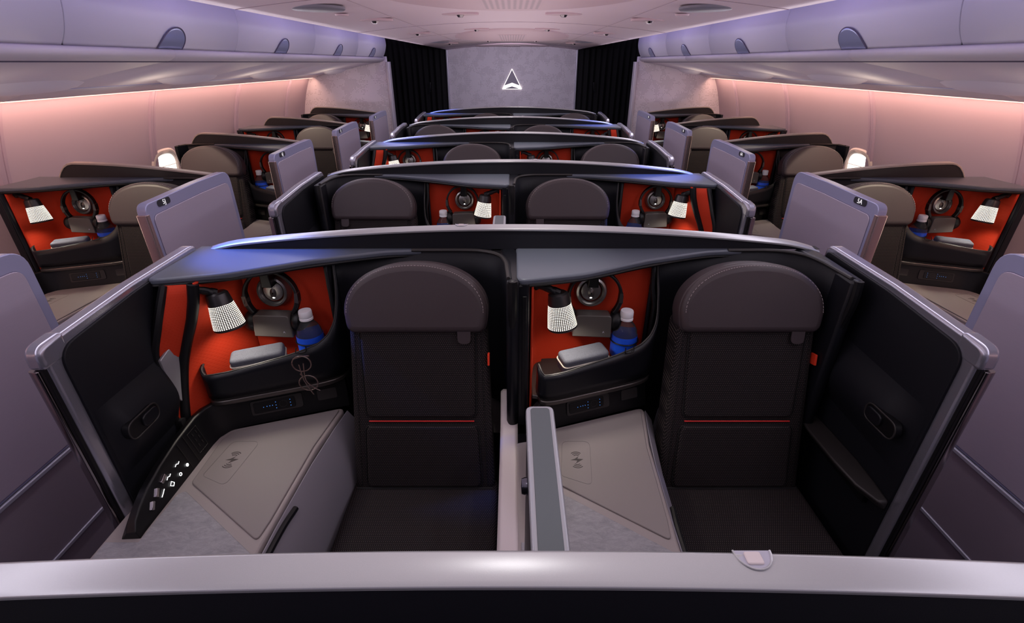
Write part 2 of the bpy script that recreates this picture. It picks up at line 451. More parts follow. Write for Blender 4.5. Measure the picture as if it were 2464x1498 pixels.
# backlit emblem on the end wall
root = thing('wall_emblem', (0, YE, 1.30)); tag(root, 'backlit white triangular emblem with a chevron on the end wall', 'emblem')
def tri(k, zc=1.395, w=.148, h=.275):
    cx, cz = 0, zc
    return [((0-cx)*k, cz+h*.60*k), (-w*k, cz-h*.40*k), (w*k, cz-h*.40*k)]
obj('glow_backing', B().prism(tri(1.05), YE-.006, YE-.001, 'y'), 'sign_glow', root)
T = tri(1.0)
ap = Vector(T[0]); bl = Vector(T[1]); br = Vector(T[2])
obj('face', B().prism([tuple(ap), tuple(ap.lerp(bl, .84)), (0, bl.y+.085), tuple(ap.lerp(br, .84))], YE-.020, YE-.007, 'y'), 'sign_face', root)
obj('chevron', B().prism([tuple(ap.lerp(bl, .87)), tuple(bl), (0, bl.y+.045), tuple(br), tuple(ap.lerp(br, .87)), (0, bl.y+.078)], YE-.022, YE-.007, 'y'), 'sign_glow', root)
obj('base_face', B().prism([(-.13, bl.y-.001), (.13, bl.y-.001), (0, bl.y+.036)], YE-.020, YE-.007, 'y'), 'sign_face', root)

# overhead bins
BIN = [(1.50, 1.99), (1.472, 1.95), (1.455, 1.90), (1.45, 1.84), (1.461, 1.788), (1.478, 1.745), (1.50, 1.712)]
BIN = [tuple(p) for p in catmull(BIN, 4)]
RAIL = [(1.50, 1.712), (1.488, 1.706), (1.482, 1.695), (1.49, 1.680), (1.512, 1.668), (1.53, 1.664), (1.545, 1.667), (1.55, 1.663)]
UND = [(1.55, 1.661), (1.58, 1.655), (1.74, 1.628), (1.92, 1.592), (2.08, 1.560), (2.13, 1.548), (2.145, 1.555), (2.20, 1.552), (2.21, 1.536), (2.30, 1.510), (2.345, 1.494), (2.35, 1.498), (2.30, 1.56)]
UND = [tuple(p) for p in catmull(UND, 3)]
binY = [-1.5, -.40, .72, 1.838, 2.965, 4.10, 5.22, YB-.01]
for s in (-1, 1):
    sd = 'left' if s < 0 else 'right'
    for i in range(len(binY)-1):
        if binY[i+1] < .8: 
            lab = None
        a, c = binY[i]+.004, binY[i+1]-.004
        ordn = ['', '', 'frame-edge', 'second', 'third', 'fourth', 'farthest'][i] if i > 1 else 'near-camera'
        root = thing('overhead_bin', (s*1.5, (a+c)/2, 1.70))
        tag(root, ('%s overhead bin on the %s side of the cabin' % (ordn, sd)) if i > 1 else 'overhead bin above the camera, %s of its pair, %s side' % (('rearward' if i == 0 else 'forward'), sd), 'overhead bin', 'overhead luggage bins')
        obj('bin_door', sweepY([(s*x, z) for x, z in BIN], a, c), 'bin', root, solid=.012, off=(1 if s > 0 else -1), bevel=0)
        obj('bin_body', B().box(min(s*1.53, s*2.35), max(s*1.53, s*2.35), a, c, 1.68, 1.985), 'seam', root)
        y = (a+c)/2
        # latch scoop, half-dome at the bottom edge of the door
        def sc(u, v, s=s, y=y):
            t = PI*u; rr = .092*(1-.0*v)
            yy = y - .085*math.cos(t)*(1-.0) + (.02*math.sin(t))
            h = .082*math.sin(t)**.9*v if t > 0 and t < PI else 0
            z = 1.712+h
            xw = lerp_tab(sorted([(zz, xx) for xx, zz in BIN]), z)
            bulge = -.004+.016*(1-v)*math.sin(t)
            return (s*(xw-.005-.004*math.sin(t)*v), yy, z)
        obj('latch', B().surf(sc, 24, 8), 'scoop', root, solid=.002, label='silver half-round latch scoop')
        obj('latch_rim', B().tube([sc(k/24, 1) for k in range(25)], .0028, 6), 'seam', root)
    # lower rail and service panel
    for i in range(len(binY)-1):
        a, c = binY[i]-.55, binY[i+1]-.55
        if i == len(binY)-2: c = YB-.01
        root = thing('service_panel', (s*1.9, (a+c)/2, 1.6))
        ordn = ['first', 'second', 'third', 'fourth', 'fifth', 'sixth', 'seventh'][i]
        tag(root, '%s pale service panel from the camera end, under the %s bins' % (ordn, sd), 'service panel', 'service panels under the bins')
        obj('rail', sweepY([(s*x, z) for x, z in RAIL], a+.001, c-.001), 'bin_rail', root, solid=.008, off=(1 if s > 0 else -1))
        obj('panel', sweepY([(s*x, z) for x, z in UND], a+.001, c-.001), 'bin_rail', root, solid=.006, off=(1 if s > 0 else -1))
        obj('groove', B().tube([(s*1.540, a+.002, 1.6625), (s*1.540, c-.002, 1.6625)], .0028, 6), 'seam', root)
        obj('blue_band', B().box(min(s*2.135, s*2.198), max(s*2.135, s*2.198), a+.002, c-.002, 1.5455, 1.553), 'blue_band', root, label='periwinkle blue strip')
        if i >= 1:
            yc = binY[i]+.55 if i < 6 else 5.75
            yc = c-.20
            pod = []
            for k in range(28):
                t = 2*PI*k/28; cc = math.cos(t); ss = math.sin(t)
                pod.append((cc, ss))
            def ring(k, dz):
                out = []
                for cc, ss in pod:
                    x = 2.02+.10*cc*k; yv = yc+.30*ss*k*(1-.15*abs(cc))
                    zz = lerp_tab([(p[0], p[1]) for p in UND if p[0] < 2.2][:-1], x)
                    out.append((s*x, yv, zz-dz))
                return out
            pl_ = bpy.data.lights.new('pod_light', 'POINT'); pl_.energy = .8; pl_.color = WARM; pl_.shadow_soft_size = .11
            po_ = bpy.data.objects.new('pod_light', pl_); COL.objects.link(po_); po_.location = (s*1.95, yc-.42, 1.47)
            obj('light_pod', B().loft([ring(1, -.001), ring(.85, .014), ring(.6, .024), ring(.3, .028), ring(.05, .028)], True, True), 'bin_rail', root)

# ================================================================== ONE SUITE (module frame: x 0..0.985 from console to seat, y 0 at the arch, +y away)
D_ = Vector((.942, .336)).normalized(); NRM = Vector((D_.y, -D_.x))      # face direction of the angled control wall
def face_mat(t, z, out=.0, lean=14):
    """matrix: X along the angled wall, Y up the face, Z out of it; t from 0 (left) to 1 (right)"""
    p = Vector((.11, -.259)).lerp(Vector((.431, -.145)), t)
    lz = math.radians(lean)
    X = Vector((D_.x, D_.y, 0)); n = Vector((NRM.x, NRM.y, 0))
    Yv = Vector((0, 0, 1))*math.cos(lz) - n*math.sin(lz); Z = n*math.cos(lz)+Vector((0, 0, 1))*math.sin(lz)
    o = Vector((p.x, p.y, .65)) + Yv*((z-.65)/math.cos(lz)) + Z*out
    M = Matrix.Identity(4)
    for i in range(3): M[i][0] = X[i]; M[i][1] = Yv[i]; M[i][2] = Z[i]; M[i][3] = o[i]
    return M

def make_seat():
    r = thing('airline_seat', (.70, -.35, .30))
    cx = .70
    # cushion
    def cush(p):
        x, y, z = p
        return p
    outline = rpoly([(cx-.235, -1.10, .03), (cx+.235, -1.10, .03), (cx+.232, -.27, .03), (cx-.232, -.27, .03)])
    obj('seat_cushion', B().prism(outline, .33, .462), 'weave_seat', r, bevel=.022, seg=4)
    obj('cushion_piping', B().tube([(cx-.214, -.325, .463), (cx+.214, -.325, .463)], .004), 'piping', r)
    # backrest in its leaning frame
    bz, tz = .445, 1.00; by, ty = -.325, -.195
    Lb = math.hypot(tz-bz, ty-by); la = math.atan2(ty-by, tz-bz)
    M = Matrix.Translation((cx, by, bz)) @ Matrix.Rotation(-la, 4, 'X')
    def BP(outline, d0, d1): return B().prism(outline, d0, d1, 'y').xf(M)
    obj('backrest', BP(rpoly([(-.222, 0, .03), (.222, 0, .03), (.208, Lb*.6, .2), (.200, Lb, .03), (-.200, Lb, .03), (-.208, Lb*.6, .2)]), 0, .10), 'weave', r, bevel=.018, seg=4)
    up = rpoly([(-.165, .262, .022), (.165, .262, .022), (.168, Lb-.02, .02), (-.168, Lb-.02, .02)])
    lo = rpoly([(-.180, .022, .022), (.180, .022, .022), (.170, .236, .022), (-.170, .236, .022)])
    obj('upper_pad', BP(up, -.010, .02), 'weave', r, bevel=.009, seg=3)
    obj('lower_pad', BP(lo, -.010, .02), 'weave', r, bevel=.009, seg=3)
    for nm, po in (('upper', up), ('lower', lo)):
        obj('piping', B().tube([M @ Vector((u*1.012, -.0035, (v-.25)*1.0+.25)) for u, v in po], .0022, 6, True), 'piping', r)
    for sx in (-1, 1):
        obj('side_stitching', B().tube([M @ Vector((sx*.198, -.0015, .02)), M @ Vector((sx*.190, -.0015, Lb*.6)), M @ Vector((sx*.184, -.0015, Lb-.03))], .0011, 5), 'piping', r)
    obj('red_stripe', B().tube([M @ Vector((-.160, -.0045, .250)), M @ Vector((.160, -.0045, .250))], .0021, 6), 'red_thread', r, label='thin red stripe across the backrest')
    # headrest, D shaped
    hz, hy = .972, -.232
    hl = math.radians(16)
    H = Matrix.Translation((cx, hy, hz)) @ Matrix.Rotation(-hl, 4, 'X')
    D = []
    for k in range(41):
        t = PI*k/40
        D.append((.205*math.copysign(abs(math.cos(t))**.93, math.cos(t)), .058+.142*math.sin(t)**.93))
    D = D + [tuple(p) for p in rpoly([(-.205, .058), (-.198, 0, .052), (.198, 0, .052), (.205, .058)])][1:-1]
    obj('headrest', B().prism(D, 0, .085, 'y').xf(H), 'leather', r, bevel=.020, seg=5)
    obj('headrest_core', B().prism([(u*1.012, v*1.015-.001) for u, v in D], .018, .080, 'y').xf(H), 'leather', r, bevel=.006)
    st = B(); n = 0
    arc = [H @ Vector((u*.945, -.0008+.0035*0, .006+v*.948)) for u, v in D[:41]]
    L_ = 0
    for a, c in zip(arc, arc[1:]):
        m_ = max(1, int((c-a).length/.0062))
        for q in range(m_):
            st.tube([a.lerp(c, (q+.15)/m_), a.lerp(c, (q+.75)/m_)], .0007, 4)
    obj('stitching', st, 'thread', r)
    # pull tab, side tag
    obj('pull_tab', B().prism(rpoly([(.118, -.03, .016), (.156, -.03, .016), (.156, .02), (.118, .02)]), -.006, -.001, 'y').xf(Matrix.Translation((cx, hy+.012, hz-.006)) @ Matrix.Rotation(-.22, 4, 'X')), 'leather', r, bevel=.001)
    obj('seat_tag', B().box(.203, .209, -.012, .012, .432, .465).xf(M), 'tag_red', r, bevel=.001, label='small red fabric tag')
    # back support under the headrest
    obj('seat_shell', B().box(cx-.19, cx+.19, -.19, -.13, .35, 1.0), 'black_matte', r, bevel=.02)
    obj('seat_base', B().box(cx-.20, cx+.20, -1.0, -.20, .05, .33), 'black_matte', r, bevel=.01)
    return r

LINE = rpoly  # alias kept short
def make_shell(wx=.98, pocket=False, wd=.244):
    """fixed furniture round one seat: shelf, red niche, catch-all bin, headrest surround"""
    r = thing('suite_shell', (.45, -.05, .60))
    # shelf
    pl = rpoly([(.012, -.258, .025), (.20, -.212, .3), (.40, -.108, .3), (.60, -.036, .2), (.74, -.020, 0), (.74, .012, 0), (.012, .012, 0)])
    obj('shelf', B().prism(pl, 1.132, 1.150), 'shelf', r, bevel=.006)
    lip = catmull([(.016, -.254, 0), (.20, -.207, 0), (.40, -.110, 0), (.60, -.036, 0), (.74, -.024, 0)], 6)
    obj('shelf_edge', B().tube([(p.x, p.y+.008, 1.128) for p in lip], .006, 8), 'black', r)
    # red niche lining (one bent sheet)
    path = [Vector(p) for p in rpoly([(.048, -.238), (.060, -.22, .02), (.135, -.062, .06), (.44, -.045, 0)], 8)][0:]
    path = [Vector((.050, -.236)), Vector((.075, -.18)), Vector((.105, -.115)), Vector((.125, -.075)), Vector((.145, -.055)), Vector((.175, -.046)), Vector((.25, -.045)), Vector((.34, -.045)), Vector((.435, -.045))]
    if not pocket:
        path[0] = Vector((.053, -.236)); path[1] = Vector((.056, -.18)); path[2] = Vector((.060, -.12)); path[3] = Vector((.068, -.075)); path[4] = Vector((.088, -.053)); path[5] = Vector((.13, -.046))
    path = catmull([(p.x, p.y, 0) for p in path], 4)
    POST = [(.70, .030, -.325), (.745, .031, -.315), (.83, .037, -.290), (.92, .050, -.262), (1.00, .085, -.250), (1.06, .113, -.247), (1.13, .126, -.238)]
    FRM = [(.66, .024, -.335), (.72, .020, -.340), (.826, .019, -.340), (.96, .021, -.322), (1.05, .040, -.290), (1.13, .055, -.248)]
    def post(z): return Vector((lerp_tab([(a, b_) for a, b_, c_ in POST], z), lerp_tab([(a, c_) for a, b_, c_ in POST], z), z))
    def frm(z): return Vector((lerp_tab([(a, b_) for a, b_, c_ in FRM], z), lerp_tab([(a, c_) for a, b_, c_ in FRM], z), z))
    def rf(u, v):
        i = u*(len(path)-1); k = min(int(i), len(path)-2); p = path[k].lerp(path[k+1], i-k)
        z = .64+.493*v
        if pocket and u < .5:
            w = u/.5; a = post(z); c = path[len(path)//2]
            q_ = Vector((.150, -.075, z)); a2 = a.lerp(q_, .8)
            p = a*(1-w)**3+a2*3*w*(1-w)**2+q_*3*w*w*(1-w)*1.0+Vector((c.x, c.y, z))*w**3
        return (p.x, p.y, z)
    obj('niche_lining', B().surf(rf, 48, 8), 'red', r, solid=.006, off=1, label='orange-red fabric niche lining')
    # back panel closing the module to the floor
    obj('back_panel', B().box(.0, min(.955, wx+.05), -.008, .018, .02, 1.133), 'navy', r, bevel=.002)
    # edge post of the niche
    pts = catmull([(.050, -.238, 1.13), (.056, -.245, 1.09), (.062, -.252, 1.04), (.056, -.256, .97), (.050, -.262, .90), (.052, -.262, .80), (.060, -.262, .68)], 5)
    if pocket:
        obj('niche_post', B().tube(catmull([post(z) for z in (1.13, 1.08, 1.02, .96, .90, .84, .78, .72)], 4), .0150, 12), 'black', r)
        # red side pocket in front of the post
        def pf(u, v):
            z = .655+.475*v; a = frm(z); c = post(z); p = a.lerp(c, u)
            return (p.x-.012*math.sin(PI*u)*0+.0, p.y, p.z)
        obj('side_pocket_lining', B().surf(pf, 6, 16), 'red', r, solid=.003, off=1, label='orange-red side pocket')
        obj('pocket_frame', B().tube(catmull([frm(z) for z in (1.13, 1.08, 1.02, .96, .90, .83, .76, .70)], 4), .0115, 8), 'black', r)
        obj('pocket_front', B().prism(rpoly([(-.345, .66, .01), (-.310, .66, .0), (-.315, .745, .0), (-.345, .755, .01)]), .030, .040, 'x'), 'black_matte', r)
    else:
        obj('niche_post', B().prism(rpoly([(-.002, -.247, .008), (.045, -.250, .012), (.050, -.235, .0), (.050, .0), (-.002, .0)]), .655, 1.134), 'navy_gloss', r, bevel=.002)
        obj('post_slot', B().box(.028, .040, -.2535, -.246, .72, 1.10), 'black', r, bevel=.002)
    # dark trim edge between niche and seat
    obj('niche_edge', B().tube([(.425, -.075, 1.13), (.428, -.085, 1.05), (.436, -.10, 1.0), (.436, -.10, .70)], .007, 8), 'black', r)
    # headrest surround: bent wall
    c = wx
    sp = [(.430, -.085), (.445, -.045), (.50, -.026), (.60, -.024), (.70, -.024), (c-.13, -.024), (c-.075, -.034*(1 if wd > .2 else .8)), (c-.030, -.065*(1 if wd > .2 else .65)), (c-.010, -.12*wd/.244), (c-.004, -.18*wd/.244), (c, -wd)]
    sp = catmull([(a, b_, 0) for a, b_ in sp], 5)
    def sf(u, v):
        i = u*(len(sp)-1); k = min(int(i), len(sp)-2); p = sp[k].lerp(sp[k+1], i-k)
        zt = 1.131+.019*max(0, min(1, (p.x-.62)/.08))
        e = max(0, (u-.90)/.10); 
        zb = .60
        z = zb+(zt-zb)*v
        return (p.x, p.y, z)
    obj('headrest_surround', B().surf(sf, 60, 6), 'navy', r, solid=.010, off=-1)
    obj('surround_rim', B().tube([(p.x, p.y, 1.1485) for p in sp if p.x > .66], .0055, 8), 'charcoal', r)
    # wing end, thick rounded
    zz = rpoly([(c-.006, -.262, .012), (c+.030, -.262, .014), (c+.034, -.02, .01), (c-.002, -.10, .0)])
    obj('wing', B().prism([(c-.006, -wd-.006), (c+.000, -wd-.018), (c+.022, -wd-.018), (c+.030, -wd-.006), (c+.034, -.05), (c+.020, -.0), (c-.03, -.0), (c-.02, -.06), (c-.002, -.12)], .655, 1.148), 'navy_gloss', r, bevel=.012)
    obj('wing_rim', B().tube(catmull([(c+.012, -wd-.012, 1.146), (c+.012, -wd-.016, 1.08), (c+.010, -wd+.0, .96), (c+.008, -wd+.012, .80), (c+.008, -wd+.012, .67)], 5), .0125, 10), 'black', r)
    # catch-all bin: bent front sheet with a swooping top edge
    bp = catmull([(.078, -.236, 0), (.088, -.262, 0), (.125, -.264, 0), (.22, -.232, 0), (.32, -.196, 0), (.395, -.166, 0), (.437, -.135, 0), (.447, -.095, 0), (.440, -.055, 0)], 6)
    top = [(0, .872), (.08, .868), (.16, .852), (.3, .857), (.5, .880), (.62, .898), (.70, .922), (.78, .960), (.86, 1.01), (.94, 1.07), (1.0, 1.13)]
    def bf(u, v):
        i = u*(len(bp)-1); k = min(int(i), len(bp)-2); p = bp[k].lerp(bp[k+1], i-k)
        return (p.x, p.y+.010*(1-v)*(-1 if False else 1)*0, .772+(lerp_tab(top, u)-.772)*v)
    obj('catch_all_bin', B().surf(bf, 64, 4), 'navy_gloss', r, solid=.006, off=1)
    tb = [bf(k/64, 1) for k in range(65)]
    obj('bin_lip', B().tube(tb, .0032, 6), 'charcoal', r)
    fl = [(p.x, p.y) for p in bp] + [(.43, -.05), (.10, -.05), (.075, -.20)]
    obj('bin_floor', B().prism(fl, .764, .774), 'charcoal', r)
    lg = [(p.x, p.y-.008) for p in bp] + [(.44, -.05), (.06, -.05), (.06, -.24)]
    obj('bin_ledge', B().prism(lg, .748, .764), 'gunmetal', r, bevel=.004)
    # hook on the bin
    hk = Vector((.352, -.190, .897))
    obj('bin_hook', B().tube(catmull([(hk.x-.012, hk.y-.004, hk.z+.006), (hk.x-.012, hk.y-.010, hk.z-.010), (hk.x+.012, hk.y-.002, hk.z-.010), (hk.x+.014, hk.y+.004, hk.z+.008)], 4), .0018, 6), 'black', r)
    # cup ring
    obj('bottle_ring', B().tube([(.352+.043*math.cos(t), -.115+.043*math.sin(t), .888) for t in [2*PI*k/28 for k in range(28)]], .0022, 6, True), 'black', r)
    return r

def make_console(strip=True):
    r = thing('side_console', (.25, -.50, .55))
    # top body
    poly = rpoly([(.012, -1.14), (.395, -1.14), (.395, -.66, .3), (.41, -.33, .2), (.437, -.150, .02), (.11, -.262, .06), (.095, -.30, .05), (.012, -.32, 0)])
    obj('console_body', B().prism(poly, .42, .648), 'console', r, bevel=.007)
    obj('console_base', B().box(.02, .40, -1.12, -.05, .02, .45), 'console_side', r, bevel=.01)
    # side face sloping to the seat
    secs = []
    for y in (-.155, -.25, -.40, -.60, -.80, -1.13):
        xt = lerp_tab([(-1.2, .393), (-.66, .393), (-.33, .410), (-.15, .437)], y)
        secs.append([(xt+.004, y, .640), (xt+.030, y, .600), (xt+.055, y, .52), (xt+.066, y, .40), (xt+.0, y, .40), (xt-.01, y, .60)])
    obj('seat_side_panel', B().loft(secs, True, True), 'console_side', r, bevel=.004)
    obj('side_groove', B().tube([(.470, -.19, .50), (.452, -.40, .53), (.432, -.62, .57), (.430, -1.1, .575)], .0022, 6), 'seam', r)
    obj('latch_slot', B().tube(catmull([(.420, -.54, .625), (.412, -.62, .628), (.408, -.80, .628), (.408, -1.0, .628)], 4), [.002]+[.009]*11+[.004] if False else .008, 8), 'black', r)
    # leather pad and stone inlay
    pad = rpoly([(.118, -.478, .02), (.379, -.657, .01), (.386, -.60, .05), (.398, -.34, .05), (.422, -.166, .008), (.130, -.270, .05), (.112, -.31, .03)])
    obj('leather_pad', B().prism(pad, .640, .6525), 'console_pad', r, bevel=.0025)
    stn = rpoly([(.022, -1.13), (.380, -1.13), (.380, -.690, .008), (.118, -.505, .012), (.104, -.52, .01), (.100, -.66, .0), (.022, -.66)])
    obj('stone_inlay', B().prism(stn, .640, .6512), 'stone', r, bevel=.001)
    obj('pad_outline', B().tube([(x, y, .6528) for x, y in rpoly([(.135, -.455, .015), (.215, -.49, .015), (.232, -.32, .02), (.15, -.32, .02)])], .0005, 4, True), 'pad_line', r)
    # charging symbol
    ic = B(); cx, cy = .185, -.395
    ic.prism([(cx-.004, cy+.004), (cx-.017, cy-.001), (cx+.001, cy-.003), (cx-.004, cy-.014), (cx+.018, cy+.002), (cx+.002, cy+.004), (cx+.006, cy+.013), (cx-.006, cy+.003)], .6522, .6530)
    for sg in (-1, 1):
        for rr in (.014, .020, .026):
            a0 = PI/2 if sg > 0 else -PI/2
            arc = [(cx+rr*.85*math.cos(a0+t), cy+sg*.006+rr*math.sin(a0+t)) for t in [(-.7+1.4*k/8) for k in range(9)]]
            inn = [(cx+(rr-.0024)*.85*math.cos(a0+t), cy+sg*.006+(rr-.0024)*math.sin(a0+t)) for t in [(-.7+1.4*k/8) for k in range(9)]]
            ic.prism(arc+inn[::-1], .6522, .6530)
    obj('charging_symbol', ic, 'icon_dark', r, label='printed wireless-charging symbol')
    # control wall behind and along the aisle side
    base = [(.445, -.140), (.431, -.145), (.36, -.170), (.27, -.2025), (.18, -.234), (.140, -.250), (.116, -.268), (.100, -.295), (.096, -.33), (.096, -.42), (.096, -.50), (.096, -.56), (.096, -.60), (.096, -.63), (.097, -.648)]
    hh = [.098]*9 + [.092, .080, .066, .050, .034, .016]
    secs = []
    for i, (x, y) in enumerate(base):
        a = Vector(base[max(i-1, 0)]); c = Vector(base[min(i+1, len(base)-1)]); t = (c-a).normalized(); n = Vector((-t.y, t.x))*-1   # outwards (away from console top)
        if n.y < -.2 or n.x > .5: n = -n
        h = hh[i]; w = .024
        def q(o_, z): return (x+n.x*o_, y+n.y*o_, z)
        secs.append([q(0, .645), q(.024*h/.098, .65+h), q(.030*h/.098, .65+h+.004), q(.024*h/.098+w, .65+h*.96), q(.024+w, .645)])
    obj('control_wall', B().loft(secs, True, True), 'black', r, bevel=.002)
    # outlet flap lines
    obj('outlet', B().prism(rrect(0, 0, .060, .036, .006), 0, .0012).xf(face_mat(.86, .70, .0005)), 'charcoal', r, bevel=.0005)
    hs = obj('handset', B().prism(rrect(0, 0, .150, .048, .009), 0, .003).xf(face_mat(.42, .698, .0005)), 'charcoal', r, bevel=.001)
    hb = obj('handset_keys', B().prism(rrect(0, 0, .120, .034, .006), 0, .0025).xf(face_mat(.40, .698, .0035)), 'black', hs, bevel=.001)
    ld = B(); Mk = face_mat(.40, .698, .0062)
    for (u, v) in [(-.032, 0), (-.022, .001), (-.014, .001), (-.006, .001), (.004, .010), (.004, 0), (.004, -.010), (.046, .010), (.046, 0), (.046, -.010)]:
        ld.add([Mk @ Vector(p) for p in ((u-.0011, v-.0011, 0), (u+.0011, v-.0011, 0), (u+.0011, v+.0011, 0), (u-.0011, v+.0011, 0))], [(0, 1, 2, 3)])
    obj('handset_lights', ld, 'led_blue', hs, smooth=False)
    obj('handset_dial', B().lathe([(.009, 0), (.011, .001), (.013, 0)], 20, Mk @ Matrix.Translation((.025, 0, -.001))), 'charcoal', hs)
    # lit icons and metal switches on the aisle strip (face leans outwards)
    def fp(y, z):
        k = lerp_tab([(-.66, .010), (-.60, .050), (-.5, .080), (-.42, .092), (-.3, .098)], y)
        return Vector((.0965-.024*(z-.65)/.098+.0012, y, z))
    def quad(b_, pts): b_.add(pts, [tuple(range(len(pts)))])
    icn = B()
    def stroke(pts, w=.0009):
        w = min(w, .0009)
        icn.tube([fp(*p) for p in pts], w, 5)
    for cyy, cz in ((-.438, .676), ):
        for k in range(4):
            a = PI*k/4; stroke([(cyy-.0045*math.cos(a), cz-.0045*math.sin(a)), (cyy+.0045*math.cos(a), cz+.0045*math.sin(a))], .001)
    stroke([(-.470+.004*math.cos(t), .674+.004*math.sin(t)) for t in [PI*k/5 for k in range(11)]], .001)
    stroke([(-.505, .668), (-.512, .676), (-.503, .682), (-.498, .673), (-.505, .668)], .0012)
    stroke([(-.452, .702), (-.458, .699), (-.463, .703), (-.470, .700)])
    stroke([(-.492, .698), (-.498, .695), (-.503, .698), (-.510, .694)])
    stroke([(-.530, .684), (-.540, .678), (-.548, .674)])
    obj('lit_icons', icn, 'led_white', r, label='glowing white control icons')
    ol = B()
    for ya, yb in ((-.345, -.385), ):
        rc = [(ya, .668), (yb, .668), (yb, .735), (ya, .735)]
        ol.tube([fp(*p) for p in rc], .0006, 4, True)
        for i_ in range(3):
            for j_ in range(2):
                ol.tube([fp(ya-.010-.016*j_, .682+.018*i_), fp(ya-.010-.016*j_, .690+.018*i_)], .0014, 5)
    ol.tube([fp(-.400, .655), fp(-.400, .742)], .0008, 4); ol.tube([fp(-.428, .655), fp(-.428, .738)], .0008, 4)
    obj('power_outlet', ol, 'charcoal', r)
    for (y0_, z0_, y1_, z1_) in ((-.505, .712, -.530, .702), (-.543, .704, -.562, .686), (-.572, .690, -.590, .672)):
        p0 = fp(y0_, z0_); p1 = fp(y1_, z1_); mid = (p0+p1)/2
        dr = (p1-p0); ln = dr.length
        Mx = Matrix.Translation(mid) @ dr.to_track_quat('X', 'Z').to_matrix().to_4x4()
        obj('switch', B().box(-ln*.42, ln*.42, -.004, .005, -.006, .005).xf(Mx), 'chrome', r, bevel=.0015)
    return r

def make_lamp(ax_=.058, ay_=-.20):
    org = (.056, -.20, 1.105)
    r = thing('reading_lamp', org)
    c = Vector((.165, -.205, 1.035)); ax = Vector((.16, -.10, -1)).normalized()
    obj('wall_mount', B().tube([(ax_-.006, ay_+.008, 1.114), (ax_+.006, ay_+.003, 1.110), (ax_+.012, ay_, 1.098)], [.013, .012, .008], 10), 'black', r)
    obj('arm', B().tube(catmull([(ax_, ay_+.004, 1.111), (ax_*.6+.16*.4, ay_*.6-.205*.4, 1.106), (ax_*.3+.16*.7, ay_*.3-.205*.7, 1.097), (.160, -.206, 1.088)], 4), [.010]*5+[.011]*4+[.013]*4, 10), 'black', r)
    Z = -ax; M = Matrix.Translation(c) @ Z.to_track_quat('Z', 'Y').to_matrix().to_4x4()
    obj('lamp_head', B().lathe([(0, .056), (.022, .055), (.028, .050), (.030, .040), (.0325, .020)], 32, M), 'lamp_metal', r)
    obj('lamp_shade', B().lathe([(.0325, .020), (.0352, .004), (.038, -.014), (.0405, -.032), (.0425, -.048)], 44, M, uv=True), 'lamp_shade', r, label='glowing perforated lamp shade')
    obj('shade_rim', B().lathe([(.0425, -.048), (.043, -.052), (.041, -.055), (.036, -.053), (.034, -.040)], 40, M), 'lamp_metal', r)
    l = spot('lamp_bulb', c + ax*.02, c+ax, (1, .90, .78), 2.2, 140, .6, .02)
    l.parent = r; l.location = c + ax*.02 - Vector(org)
    return r
def make_disc():
    org = (.245, -.06, 1.03)
    r = thing('round_reading_light', org)
    M = Matrix.Translation((.245, -.052, 1.028)) @ Matrix.Rotation(math.radians(90-8), 4, 'X')
    obj('bezel_ring', B().lathe([(.052, 0), (.050, .018), (.046, .026), (.040, .028), (.036, .022), (.034, .012)], 40, M), 'bezel', r)
    obj('lens_face', B().lathe([(0, .018), (.02, .018), (.030, .016), (.032, .010)], 36, M), 'bezel', r)
    obj('cone', B().lathe([(.002, .022), (.010, .019)], 20, M @ Matrix.Translation((0, -.006, 0)) @ Matrix.Scale(1.6, 4, (0, 1, 0))), 'gunmetal', r)
    obj('light_spot', B().lathe([(0, .0215), (.003, .0205), (.0045, .018)], 20, M @ Matrix.Translation((0, -.020, 0)) @ Matrix.Scale(.6, 4, (0, 1, 0))), 'led_white', r)
    pw = B().tube([M @ Vector((.0058*math.sin(t), .017+.0058*math.cos(t), .021)) for t in [.6+(2*PI-1.2)*k/16 for k in range(17)]], .0009, 5)
    pw.tube([M @ Vector((0, .016, .021)), M @ Vector((0, .024, .021))], .0009, 5)
    obj('power_symbol', pw, 'cap_white', r)
    obj('hook', B().prism(rpoly([(.228, 1.055, .004), (.262, 1.055, .004), (.258, 1.112, .006), (.232, 1.112, .006)]), -.100, -.046, 'y'), 'black', r, bevel=.006)
    return r
